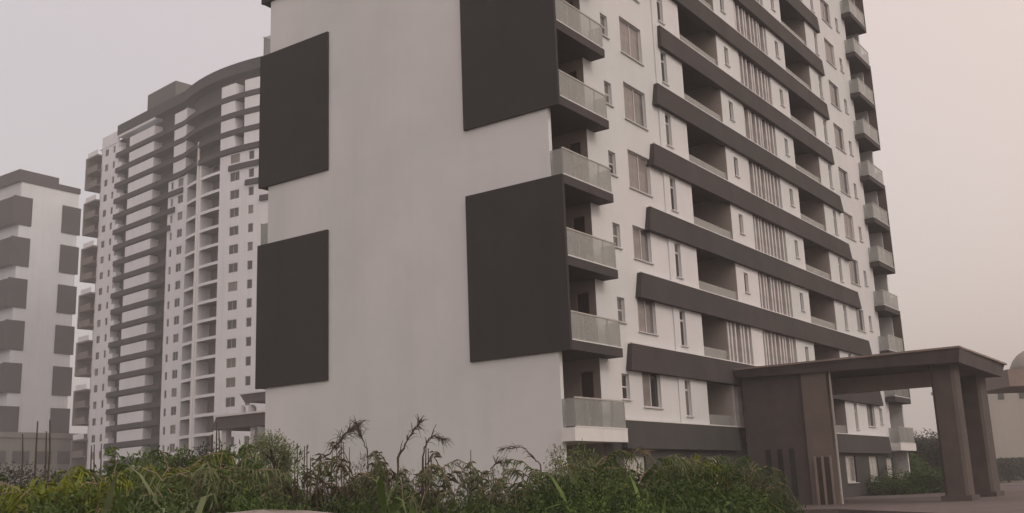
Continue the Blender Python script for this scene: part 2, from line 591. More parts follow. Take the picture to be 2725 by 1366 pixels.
# the long brown bands, wider on the lower floors
starts = {0: 4.42, 1: 5.30, 2: 6.45, 3: 7.65, 4: 8.42, 5: 9.15}
for k in range(0, 24):
    z = zf(k)
    xa = starts.get(k, 9.8)
    xb = LEN - xa
    yt, yb = 0.46, 0.40
    dx = 0.28 if 0 < k < 6 else 0.08
    segs = [(xa, xb)] if k > 0 else [(xa, 14.85), (27.5, xb)]
    for i, (a, b) in enumerate(segs):
        da = dx if i == 0 else 0
        db = dx if i == len(segs) - 1 else 0
        bm_ = MB()
        bm_.hexa([(a - da, yb, z - 0.65), (b + db, yb, z - 0.65), (b + db, 0.80, z - 0.65), (a - da, 0.80, z - 0.65)],
                 [(a, yt, z + 0.40), (b, yt, z + 0.40), (b, 0.80, z + 0.40), (a, 0.80, z + 0.40)])
        o = bm_.build('facade_band', M['band'] if k > 0 else M['slate'], bld)
        MB().box(a, b, yt - 0.01, yt + 0.13, z + 0.403, z + 0.445).build('band_coping', M['white_trim'], o)
    for (r0, r1) in ((12.15, 16.5), (LEN - 16.5, LEN - 12.15)):
        if k == 0 and r0 < 15:
            pass
        MB().box(r0 + 0.01, r1 - 0.01, 0.802, 2.99, z - 0.3, z - 0.005).build('recess_slab', M['band'], bld)
        if k < NS:
            rr1 = 14.8 if (k < 2 and r0 < 15) else r1
            MB().box(r0 + 0.02, rr1 - 0.02, 0.66, 0.69, z + 0.45, z + 0.92).build('glass_rail', M['rail_glass'], bld)
            s0 = 0 if r0 < 20 else 1
            a, b = (13.1, 14.3) if s0 == 0 else (LEN - 14.3, LEN - 13.1)
            MB().box(a + 0.02, b - 0.02, 3.07, 3.10, z + 0.02, z + 2.13).build('balcony_door', M['glass_dark'], bld)

# louvre fins in the middle bay
rng = random.Random(5)
fin = MB().box(-0.09, 0.09, -0.14, 0.14, 0, 1.92).mesh('fin', M['fin'])
for k in range(NS):
    spans = [(19.6, LEN - 19.6, 9)]
    if k < 2:
        spans.append((15.1, 17.55, 6))
    for (a, b, n) in spans:
        for i in range(n):
            x = a + (b - a) * i / (n - 1) + rng.uniform(-0.11, 0.11)
            put('louvre_fin', fin, bld, (x, 0.80, zf(k) + 0.42))

# windows: frame with mullions, panes as sub-parts
wcache = {}
def window(x0, x1, z0, z1, y, kind, k, si):
    wd, ht = x1 - x0, z1 - z0
    key = (kind, round(wd, 2), round(ht, 2))
    if key not in wcache:
        f = MB()
        t_ = 0.05 if kind != 'ground' else 0.09
        f.box(0, t_, -0.02, 0.05, 0, ht)
        f.box(wd - t_, wd, -0.02, 0.05, 0, ht)
        f.box(t_, wd - t_, -0.02, 0.05, 0, t_)
        f.box(t_, wd - t_, -0.02, 0.05, ht - t_, ht)
        cells = []
        if kind in ('big', 'ground'):
            mx_ = wd * 0.55
            f.box(mx_ - 0.03, mx_ + 0.03, -0.015, 0.045, t_, ht - t_)
            cells = [(t_, mx_ - 0.03, t_, ht - t_), (mx_ + 0.03, wd - t_, t_, ht - t_)]
        elif kind == 'narrow':
            hz = ht * 0.72
            f.box(t_, wd - t_, -0.015, 0.045, hz - 0.04, hz + 0.04)
            cells = [(t_, wd - t_, t_, hz - 0.04), (t_, wd - t_, hz + 0.04, ht - t_)]
        elif kind == 'small':
            hz = ht * 0.5
            f.box(t_, wd - t_, -0.015, 0.045, hz - 0.03, hz + 0.03)
            cells = [(t_, wd - t_, t_, hz - 0.03), (t_, wd - t_, hz + 0.03, ht - t_)]
        else:
            cells = [(t_, wd - t_, t_, ht - t_)]
        f.box(-0.06, wd + 0.06, -0.20, -0.03, -0.05, -0.005)      # sill
        fm = f.mesh('window', M['frame'])
        pms = []
        for (a, b, c, d) in cells:
            pm = {}
            for mn in ('curtain', 'glass_dark', 'glass_grey', 'pale_curtain'):
                q = MB()
                q.box(a, b, 0.01, 0.03, c, d)
                pm[mn] = q.mesh('pane', M[mn])
            pms.append(pm)
        wcache[key] = (fm, pms)
    fm, pms = wcache[key]
    wo = put('window', fm, bld, (x0, y + 0.125, z0))
    for i, pm in enumerate(pms):
        r = rng.random()
        if kind == 'big':
            if i == 0:
                mn = 'curtain' if r < 0.72 else 'glass_grey'
            else:
                mn = 'glass_dark' if r < 0.4 else 'curtain' if r < 0.75 else 'glass_grey'
        elif kind == 'ground':
            mn = 'pale_curtain' if r < 0.8 else 'curtain'
        elif kind == 'narrow':
            mn = 'glass_dark' if r < 0.5 else 'glass_grey' if r < 0.8 else 'curtain'
        else:
            mn = 'glass_dark' if r < 0.5 else 'glass_grey'
        put('pane', pm[mn], wo)

for wdat in wins:
    window(*wdat)

# ------------------------------------------------------------------ entrance canopy and lobby
PZ = 0.14
cn = thing('entrance_canopy', 'flat brown porch roof on thick columns in front of the white high-rise', 'canopy', (14.9, -4.5, 0))
def lb(mb, x0, x1, y0, y1, z0, z1):
    return mb.box(x0 - 14.9, x1 - 14.9, y0 + 4.5, y1 + 4.5, z0, z1)
rf = MB()
rf.hexa([(0.0, -4.85, 5.68), (9.2, -4.75, 5.68), (9.2, 4.85, 5.92), (0.0, 4.85, 5.92)],
        [(-0.22, -5.0, 6.24), (9.4, -4.9, 6.24), (9.4, 4.85, 6.24), (-0.22, 4.85, 6.24)])
roof = rf.build('roof_slab', M['canopy'], cn)
lb(MB(), 14.62, 24.35, -9.52, 0.33, 6.243, 6.32).build('roof_coping', M['canopy_light'], roof)
mh = MB()
mh.tube([(3.0, -2.6, 6.32), (3.0, -2.6, 6.44)], [0.8, 0.75], 20)
mh.build('roof_hatch', M['canopy'], roof)
lb(MB(), 18.3, 18.7, -7.9, 0.3, 5.06, 5.75).build('beam', M['beam'], cn)
for (x0, x1, y0, y1) in ((15.55, 16.75, -8.95, -8.0), (22.35, 24.0, -8.55, -7.55)):
    c = MB()
    ch = 0.12
    pts = [(x0+ch, y0), (x1-ch, y0), (x1, y0+ch), (x1, y1-ch), (x1-ch, y1), (x0+ch, y1), (x0, y1-ch), (x0, y0+ch)]
    n = len(pts)
    for i in range(n):
        a, b = pts[i], pts[(i+1) % n]
        c.face((a[0]-14.9, a[1]+4.5, PZ), (b[0]-14.9, b[1]+4.5, PZ), (b[0]-14.9, b[1]+4.5, 5.80), (a[0]-14.9, a[1]+4.5, 5.80))
    co = c.build('column', M['column'], cn)
    pb = MB()
    lb(pb, x0-0.12, x1+0.12, y0-0.12, y1+0.12, PZ, PZ + 0.22)
    pb.build('column_base', M['column'], co)

lo = thing('entrance_lobby', 'dark brown lobby block with a taupe pier under the porch roof', 'lobby', (15.4, -1.5, PZ))
def ll(mb, x0, x1, y0, y1, z0, z1):
    return mb.box(x0 - 15.4, x1 - 15.4, y0 + 1.5, y1 + 1.5, z0 - PZ, z1 - PZ)
wl = MB()
ll(wl, 15.35, 15.85, -2.6, 0.30, PZ, 5.97)
wl.build('wall', M['canopy'], lo)
pr = MB()
ll(pr, 15.1, 15.6, -3.72, -2.602, PZ, 5.97)
pier = pr.build('pier', M['pier'], lo)
dr = MB()
ll(dr, 15.04, 15.097, -3.60, -2.95, PZ, 2.15)
dro = dr.build('door', M['door'], lo)
for y in (-3.66, -3.30, -2.97):
    j = MB()
    ll(j, 14.98, 15.037, y, y + 0.1, PZ, 2.2)
    j.build('door_jamb', M['canopy_light'], dro)
for y in (-1.9, -1.35, -0.8):
    j = MB()
    ll(j, 15.28, 15.347, y, y + 0.22, 0.5, 2.6)
    j.build('window', M['glass_dark'], lo)
dp = MB()
dp.tube([(15.25 - 15.4, -3.86 + 1.5, 0), (15.25 - 15.4, -3.86 + 1.5, 5.7)], 0.05, 8)
dp.build('drainpipe', M['metal'], lo)

# ------------------------------------------------------------------ the banded tower behind
T2 = thing('apartment_tower', 'tall hazy tower with stacked brown bands, white panels and a dark rooftop box', 'building', (84.25, 138.28, 0), R(-96.92))
PIT = 3.15
BT = 69.15        # top of the uppermost band
def t2z(i):
    return BT - PIT * i
UL, UR = -25.1, 46.0
ROOF2 = 74.4
NI = 22
RY = 1.5
tw = MB()
tr_ = MB()
to = MB()
t2w = []
def add_cols(u0, u1, cols, zlo, zhi):
    hs = []
    for i in range(NI + 1):
        s = t2z(i) - 0.45                  # slab level of storey i
        for (a, b, lo_, hi_) in cols:
            if zlo <= s + lo_ and s + hi_ <= zhi:
                hs.append((a, b, s + lo_, s + hi_))
                t2w.append((a, b, s + lo_, s + hi_))
    tw.sheet('x', u0, u1, zlo, zhi, 0.0, hs, 0.3)
ztop4 = t2z(3) - 1.1
add_cols(UL, -18.4, [(-23.8, -22.4, 0.95, 2.35), (-20.55, -19.7, 0.95, 2.35)], 0, 71.5)
add_cols(1.2, 8.3, [(2.2, 2.95, 0.8, 2.2), (4.6, 6.35, 0.8, 2.3)], 0, ztop4)
add_cols(19.55, UR, [(22.2, 24.35, 0.8, 2.35), (26.3, 27.4, 0.8, 2.3), (31.5, 33.4, 0.8, 2.3), (37.5, 39.5, 0.8, 2.3)], 0, ztop4)
# recessed balcony stack with white slab edges
for i in range(4, NI + 1):
    s = t2z(i) - 0.45
    if s < -0.1:
        s = 0
    for (a, b) in ((8.3, 12.25), (13.9, 19.55)):
        tw.sheet('x', a, b, s - 0.28, s + 0.22, 0.0)
        tw.face((a, 0, s + 0.22), (b, 0, s + 0.22), (b, 0.15, s + 0.22), (a, 0.15, s + 0.22))
        to.face((a, 0, s - 0.28), (a, 2.4, s - 0.28), (b, 2.4, s - 0.28), (b, 0, s - 0.28))
        to.face((a, 0.15, s + 0.12), (b, 0.15, s + 0.12), (b, 2.4, s + 0.12), (a, 2.4, s + 0.12))
tw.sheet('x', 12.25, 13.9, 0, ztop4, 0.0)
for x in (8.3, 12.25, 13.9, 19.55):
    tw.face((x, 0, 0), (x, 0, ztop4), (x, 2.4, ztop4), (x, 2.4, 0))
to.sheet('x', 8.3, 19.55, 0, ztop4, 2.4)
# band zones: brown recessed walls
tr_.sheet('x', -18.4, 1.2, 0, 72.8, RY)
tr_.sheet('x', 1.2, UR, ztop4 - 0.2, 72.8, RY)
for x in (-18.4, 1.2):
    tw.face((x, 0, 0), (x, 0, 71.5 if x < 0 else ztop4), (x, RY, 71.5 if x < 0 else ztop4), (x, RY, 0))
tw.face((-25.1, 2.0, 0), (-25.1, 0, 0), (-25.1, 0, 71.5), (-25.1, 2.0, 71.5))
# body sides and roof
tw.face((-29.5, 2.0, 0), (-29.5, 18, 0), (-29.5, 18, 73), (-29.5, 2.0, 73))
tw.face((UR, 0, 0), (UR, 18, 0), (UR, 18, 72), (UR, 0, 72))
tw.face((-29.5, 18, 0), (UR, 18, 0), (UR, 18, 72), (-29.5, 18, 72))
tw.face((-29.5, RY, 72.79), (UR, RY, 72.79), (UR, 18, 72.79), (-29.5, 18, 72.79))
tw.face((-29.5, 2.0, 0), (-25.1, 2.0, 0), (-25.1, 2.0, 73), (-29.5, 2.0, 73))
tw.face((-29.5, 2.0, 73), (-25.1, 2.0, 73), (-25.1, 0.0, 71.5), (-18.4, 0, 71.5), (-18.4, RY, 73))
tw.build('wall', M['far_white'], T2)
tr_.build('recess_wall', M['far_recess'], T2)
to.build('balcony_recess', M['far_opening'], T2)
# roof parapet band and rooftop box
MB().box(-18.6, UR, -0.3, 2.3, 72.8, ROOF2 + 0.4).build('parapet', M['far_band'], T2)
MB().box(-25.1, -18.65, -0.1, 0.3, 71.51, 73.9).build('parapet', M['far_white'], T2)
MB().box(-12.0, -1.6, 2.31, 13, 72.8, 80.0).build('rooftop_box', M['far_box'], T2)
# bands and white panels storey by storey
for i in range(0, NI + 1):
    zt = t2z(i)
    if zt < 1.2:
        break
    if i <= 3:
        spans = [(-18.9, UR)]
    elif i == 4:
        spans = [(-18.9, 6.4), (22.0, UR)]
    elif i == 5:
        spans = [(-18.7, 3.8), (25.8, UR)]
    elif i == 6:
        spans = [(-18.3, 2.4), (28.8, UR)]
    else:
        spans = [(-18.3 + 0.25 * (i % 3), 1.15 - 0.3 * (i % 2))]
    if i == NI - 1:
        spans = [(-18.3, 4.6)]
    for (a, b) in spans:
        MB().hexa([(a, -0.34, zt - 0.95), (b, -0.34, zt - 0.95), (b, RY - 0.01, zt - 0.95), (a, RY - 0.01, zt - 0.95)],
                  [(a, -0.26, zt), (b, -0.26, zt), (b, RY - 0.01, zt), (a, RY - 0.01, zt)]).build('facade_band', M['far_band'], T2)
    MB().box(-13.6, -4.3, -0.2, RY - 0.01, zt + 0.003, zt + 1.95).build('white_panel', M['far_white'], T2)
    MB().box(-18.35, -16.9 + 0.2 * (i % 2), -0.2, 1.0, zt + 0.003, zt + 0.95).build('balcony_parapet', M['far_white'], T2)
    if i <= 3:
        MB().box(3.0, 7.6, -0.2, RY - 0.01, zt + 0.003, zt + 2.09).build('white_panel', M['far_white'], T2)
        MB().box(19.8, 23.2, -0.2, RY - 0.01, zt + 0.003, zt + 2.09).build('white_panel', M['far_white'], T2)
        MB().box(25.4, 30.5, -0.2, RY - 0.01, zt + 0.003, zt + 2.09).build('white_panel', M['far_white'], T2)
MB().box(-18.3, -4.3, -0.2, RY - 0.01, BT + 3.153, BT + 3.64).build('white_panel', M['far_white'], T2)
# rainwater pipe on the pier
MB().tube([(13.05, -0.12, 0.2), (13.05, -0.12, 63)], 0.22, 8).build('rainwater_pipe', M['white_trim'], T2)
# windows
wc2 = {}
for (a, b, c, d) in t2w:
    key = (round(b - a, 2), round(d - c, 2))
    if key not in wc2:
        wd, ht = key
        f = MB()
        f.box(0, 0.09, -0.03, 0.05, 0, ht); f.box(wd - 0.09, wd, -0.03, 0.05, 0, ht)
        f.box(0.09, wd - 0.09, -0.03, 0.05, 0, 0.09); f.box(0.09, wd - 0.09, -0.03, 0.05, ht - 0.09, ht)
        if wd > 1.2:
            f.box(wd / 2 - 0.06, wd / 2 + 0.06, -0.03, 0.05, 0.09, ht - 0.09)
        wc2[key] = (f.mesh('window', M['far_frame']), [MB().box(0.05, wd - 0.05, 0.06, 0.09, 0.05, ht - 0.05).mesh('pane', M[q]) for q in ('glass_dark', 'glass_grey', 'curtain')])
    fm, pms = wc2[key]
    wo = put('window', fm, T2, (a, 0.12, c))
    put('pane', pms[rng.choice((0, 0, 0, 1, 2))], wo)
# corner balconies on the left end: two-storey brown boxes, open storey between
for j in range(7):
    zb = 63.8 - 9.45 * j
    if zb < 2:
        break
    MB().box(-30.0, -29.55, -1.0, 4, zb, zb + 6.7).build('end_panel', M['far_end'], T2)
    for s in (0, 1, 2):
        zz = zb + 0.4 + s * PIT
        MB().box(-29.54, -25.2, -0.9, 1.99, zz - 0.3, zz).build('balcony_slab', M['far_end'], T2)
        MB().box(-29.50, -25.25, -0.87, -0.79, zz + 0.003, zz + 1.0).build('balcony_rail', M['far_end'] if s < 2 else M['far_white'], T2)

# the right half of the tower front bows outwards
def bow(u):
    t = max(0.0, u - 6.5)
    return -0.23 * t + 0.0125 * t * t      # a shallow parabola, level again 18 m along
for ch in list(T2.children):
    if ch.name.split('.')[0] == 'window':
        ch.location.y += bow(ch.location.x)
        ch.rotation_euler.z = math.atan2(bow(ch.location.x + 1) - bow(ch.location.x), 1.0)
        continue
    if ch.name.split('.')[0] == 'rooftop_box':
        continue
    us = [v.co.x for v in ch.data.vertices]
    if max(us) < 6.5:
        continue
    bm = bmesh.new()
    bm.from_mesh(ch.data)
    u = 6.5
    while u < 46:
        if min(us) < u < max(us):
            bmesh.ops.bisect_plane(bm, geom=bm.verts[:] + bm.edges[:] + bm.faces[:], plane_co=(u, 0, 0), plane_no=(1, 0, 0))
        u += 2.2
    for v in bm.verts:
        v.co.y += bow(v.co.x)
    bm.to_mesh(ch.data)
    bm.free()

# ------------------------------------------------------------------ the far tower whose end wall shows
T3 = thing('gable_tower', 'distant pale tower end wall with two columns of grey panels', 'building', (98, 200, 0))
g3 = MB()
def g3b(mb, x0, x1, y0, y1, z0, z1):
    return mb.box(x0 - 98, x1 - 98, y0 - 200, y1 - 200, z0, z1)
g3b(g3, 91.2, 105.4, 199.8, 240, 0, 73.2)
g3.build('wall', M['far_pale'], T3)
g3b(MB(), 90.4, 100.0, 199.5, 240, 73.203, 75.9).build('parapet', M['far_panel'], T3)
g3b(MB(), 100.01, 105.6, 199.5, 240, 73.203, 74.5).build('parapet', M['far_panel'], T3)
for j in range(8):
    zb = 63.2 - 9.36 * j
    if zb < 0:
        zb = 0.0
    g3b(MB(), 101.4, 106.0, 199.55, 199.797, zb, 69.7 - 9.36 * j).build('gable_panel', M['far_panel'], T3)
    g3b(MB(), 89.6, 94.0, 199.55, 199.797, zb, 69.7 - 9.36 * j).build('gable_panel', M['far_panel'], T3)
    g3b(MB(), 89.7, 91.19, 199.9, 238, zb + 0.1, 69.5 - 9.36 * j).build('balcony', M['far_panel'], T3)

PO = thing('parking_podium', 'low grey concrete podium at the foot of the distant pale tower', 'building', (104, 176, 0))
MB().box(-32, 16, -2, 20, 0, 14.5).build('wall', M['concrete'], PO)
MB().box(-32.3, 16.3, -2.3, -1.9, 14.503, 15.5).build('parapet', M['concrete'], PO)
for i in range(10):
    MB().box(-30 + i * 4.6, -26.6 + i * 4.6, -2.05, -1.99, 9.5, 12.0).build('opening', M['far_recess'], PO)  # dark plate on the solid wall, shade of a deck opening put into its colour

# two-tier porch with tanks, seen past the gable corner
pc = at(690, 1120, 112)
PR = thing('rear_porch', 'two-tier brown porch with flat roofs at the foot of the banded tower', 'porch', (pc.x, pc.y, 0), R(-90))
MB().hexa([(-4.2, -3, 8.7), (9, -3, 8.7), (9, 5, 8.7), (-4.2, 5, 8.7)], [(-3.4, -3, 10.0), (9, -3, 10.0), (9, 5, 10.0), (-3.4, 5, 10.0)]).build('lower_roof', M['canopy'], PR)
MB().box(-3.6, 9.2, -3.2, 5.2, 10.003, 10.2).build('roof_coping', M['white_trim'], PR)
MB().box(0.6, 9, 1.0, 5, 10.203, 11.5).build('upper_wall', M['recess'], PR)
MB().hexa([(-1.2, -1.0, 11.503), (9.3, -1.0, 11.503), (9.3, 5.3, 11.503), (-1.2, 5.3, 11.503)], [(-2.0, -1.0, 12.4), (9.3, -1.0, 12.4), (9.3, 5.3, 12.4), (-2.0, 5.3, 12.4)]).build('upper_roof', M['canopy'], PR)
MB().box(-2.1, 9.4, -1.1, 5.4, 12.403, 12.55).build('roof_coping', M['white_trim'], PR)
for x in (-3.0, 1.5, 6.0):
    MB().box(x, x + 0.7, -2.5, -1.8, 0, 8.7).build('column', M['fin'], PR)
MB().box(-3.2, 9, 4.0, 4.4, 0, 8.7).build('wall', M['cream'], PR)
for px, lab in ((643, 'white water tank nearer the open end of the brown porch roof'), (671, 'white water tank closer to the upper wall on the brown porch roof')):
    p = at(px, 1090, 113.0)
    tk = MB()
    prof = [(0, .42), (0.05, .45), (.75, .45), (.95, .34), (1.08, 0.16), (1.12, 0.1)]
    tk.tube([(0, 0, z) for z, r in prof], [r for z, r in prof], 16)
    o = tk.build('water_tank', M['tank'], None, (p.x, p.y, 10.203), True)
    tag(o, lab, 'water tank', 'tanks on the porch roof')

# ------------------------------------------------------------------ far right: beige block and the domed gatehouse
bc = at(2760, 1200, 150)
BB = thing('beige_building', 'plain beige building beyond the porch columns', 'building', (bc.x, bc.y, 0), R(-54))
MB().box(-8.2, 14, 0, 14, 0, 13.4).build('wall', M['beige'], BB)
MB().box(-8.4, 14.2, -0.2, 14.2, 13.403, 13.9).build('parapet', M['beige'], BB)
for x in (-7.4, -4.6, -1.5, 2.0):
    w_ = MB().box(x, x + 0.9, -0.05, -0.003, 11.4, 12.7).build('window', M['glass_dark'], BB)
gc = at(2790, 1200, 78)
GH = thing('gatehouse', 'flat roofed gatehouse with a small grey dome beyond the porch', 'gatehouse', (gc.x, gc.y, 0), R(-54))
MB().box(-3.2, 6, -2, 5, 7.35, 8.6).build('roof_slab', M['canopy_light'], GH)
MB().box(2.6, 5.5, -1.2, 4.4, 0, 7.347).build('wall', M['beige'], GH)
dm = MB()
prof = [(8.6, 1.65), (9.0, 1.6), (9.5, 1.35), (9.9, 1.0), (10.2, 0.55), (10.35, 0.08)]
dm.tube([(0.0, 0.5, z) for z, r in prof], [r for z, r in prof], 20)
dm.build('dome', M['beige'], GH, smooth=True)

# ------------------------------------------------------------------ vegetation
def leaf_mesh(name, mat_, pos, dirs, nrm, ln, wd):
    """One mesh of folded leaves; arrays of base point, direction, normal, length and width."""
    n = len(pos)
    side = np.cross(dirs, nrm)
    side /= np.linalg.norm(side, axis=1)[:, None] + 1e-9
    up = np.cross(side, dirs)
    L = ln[:, None]
    W_ = wd[:, None]
    v = np.empty((n, 4, 3))
    v[:, 0] = pos
    v[:, 1] = pos + dirs * L * 0.45 + side * W_ * 0.5 + up * W_ * 0.18
    v[:, 2] = pos + dirs * L - up * L * 0.15
    v[:, 3] = pos + dirs * L * 0.45 - side * W_ * 0.5 + up * W_ * 0.18
    idx = np.arange(n)[:, None] * 4
    f = np.concatenate([idx + np.array([[0, 1, 2]]), idx + np.array([[0, 2, 3]])]).ravel()
    me = bpy.data.meshes.new(name)
    me.vertices.add(n * 4)
    me.vertices.foreach_set('co', v.ravel())
    me.loops.add(len(f))
    me.loops.foreach_set('vertex_index', f.astype(np.int32))
    me.polygons.add(len(f) // 3)
    me.polygons.foreach_set('loop_start', np.arange(0, len(f), 3, dtype=np.int32))
    me.materials.append(mat_)
    me.update(calc_edges=True)
    return me

def rdir(r, n):
    d = r.normal(size=(n, 3))
    return d / np.linalg.norm(d, axis=1)[:, None]

def bush_meshes(seed, h, rad, nleaf, ll_, lw, mat_, nclump=22, bare=0.0, up=0.35):
    r = np.random.default_rng(seed)
    cl = []
    while len(cl) < nclump:
        p = r.uniform(-1, 1, 3)
        p[2] = r.uniform(0.12, 0.95)
        if p[0]**2 + p[1]**2 + (p[2] * 0.95)**2 < 1.0 and p[0]**2 + p[1]**2 + p[2]**2 > 0.12:
            cl.append(p * np.array([rad, rad, h]) * r.uniform(0.75, 1.08))
    cl = np.array(cl)
    crad = r.uniform(0.16, 0.36, nclump) * min(rad, h * 0.8)
    ci = r.choice(nclump, nleaf, p=crad**2 / (crad**2).sum())
    d = rdir(r, nleaf)
    rr = crad[ci] * r.uniform(0.35, 1.15, nleaf)
    pos = cl[ci] + d * rr[:, None] * np.array([1, 1, 0.8])
    keep = pos[:, 2] > 0.02
    pos, d = pos[keep], d[keep]
    k = len(pos)
    dirs = d * 0.7 + rdir(r, k) * 0.7 + np.array([0, 0, up * 0.3])
    dirs /= np.linalg.norm(dirs, axis=1)[:, None]
    nrm = np.array([0, 0, 1.0]) + rdir(r, k) * 0.8
    ln = ll_ * r.uniform(0.55, 1.3, k)
    wd = lw * r.uniform(0.6, 1.25, k)
    fol = leaf_mesh('foliage', mat_, pos, dirs, nrm, ln, wd)
    st = MB()
    for c in cl[: max(8, nclump // 2)]:
        c = Vector(c)
        mid = Vector((c.x * 0.35 + r.uniform(-.08, .08), c.y * 0.35, c.z * 0.55))
        st.tube([(r.uniform(-.08, .08) * rad, r.uniform(-.08, .08) * rad, -0.05), mid, c], [0.022 * h, 0.015 * h, 0.004 * h], 5)
    stm = st.mesh('stem', M['bark'])
    return fol, stm

PROTO = {
    'dark': [bush_meshes(11 + i, 1.7, 1.15, 2700, 0.11, 0.045, M['leaf_dark'], 24) for i in range(3)],
    'mid': [bush_meshes(31 + i, 1.6, 1.0, 2300, 0.10, 0.040, M['leaf_mid'], 22) for i in range(3)],
    'lime': [bush_meshes(51 + i, 1.3, 0.95, 3800, 0.13, 0.06, M['leaf_lime'], 18) for i in range(2)],
    'pale': [bush_meshes(71 + i, 2.0, 0.95, 3000, 0.065, 0.028, M['leaf_pale'], 26) for i in range(2)],
    'grey': [bush_meshes(91 + i, 1.5, 1.1, 3600, 0.075, 0.026, M['leaf_grey'], 26) for i in range(2)],
    'brown': [bush_meshes(111 + i, 1.5, 0.8, 1500, 0.075, 0.018, M['leaf_brown'], 22) for i in range(2)],
}
vr = random.Random(77)

def bush(kind, px, depth, topy, wide, label, group, name='bush'):
    """A bush standing at photo column px and a depth, its crown reaching photo row topy."""
    base = ground_at(px, depth)
    top = at(px, topy, depth).z
    fol, stm = PROTO[kind][vr.randrange(len(PROTO[kind]))]
    hh = max(v.co.z for v in fol.vertices)
    t = thing(name, label, 'shrub' if name != 'small_tree' else 'tree', base, vr.uniform(0, 6.28), group)
    s = top / hh
    t.scale = (wide, wide * vr.uniform(0.85, 1.1), s)
    put('foliage', fol, t)
    put('stem', stm, t)
    return t

def S(v):
    return v * 1.0582     # display pixel of the 2575 wide view to photo pixel

KIND = {'dark': 'dark green leafy bush', 'mid': 'mid green rounded bush', 'lime': 'yellowish lime green bush',
        'pale': 'pale feathery shrub', 'grey': 'greyish thin-leaved bush', 'brown': 'dry brown straggly weed'}
ZONES = [(60, 'at the foot of the distant pale tower'), (150, 'beside the thin stakes'), (260, 'by the left end of the banded tower'),
         (390, 'below the white panels of the banded tower'), (500, 'below the balcony stack of the banded tower'),
         (600, 'before the right half of the banded tower'), (690, 'before the brown rear porch'),
         (790, 'below the lower left charcoal panel'), (890, 'round the shaggy dry plume'), (985, 'between the shaggy plume and the tallest stalk'),
         (1075, 'round the tallest dark flower stalk'), (1180, 'before the bare middle of the gable'), (1270, 'by the short bent stalk'),
         (1390, 'under the low arched stem'), (1470, 'below the corner balconies'), (1560, 'before the corner of the slate wall'),
         (1700, 'before the slate wall windows'), (1830, 'before the right part of the slate wall'), (9999, 'before the dark lobby wall')]
def put_bushes(rows):
    for (kind, x, dep, ty, wide) in rows:
        zone = next(p for lim, p in ZONES if x < lim)
        size = 'low ' if dep < 14.2 else 'tall ' if dep > 21.5 else ''
        lab = size + KIND[kind] + ' ' + zone
        bush(kind, S(x), dep, S(ty), wide, lab, kind + ' plants of the weedy bank')

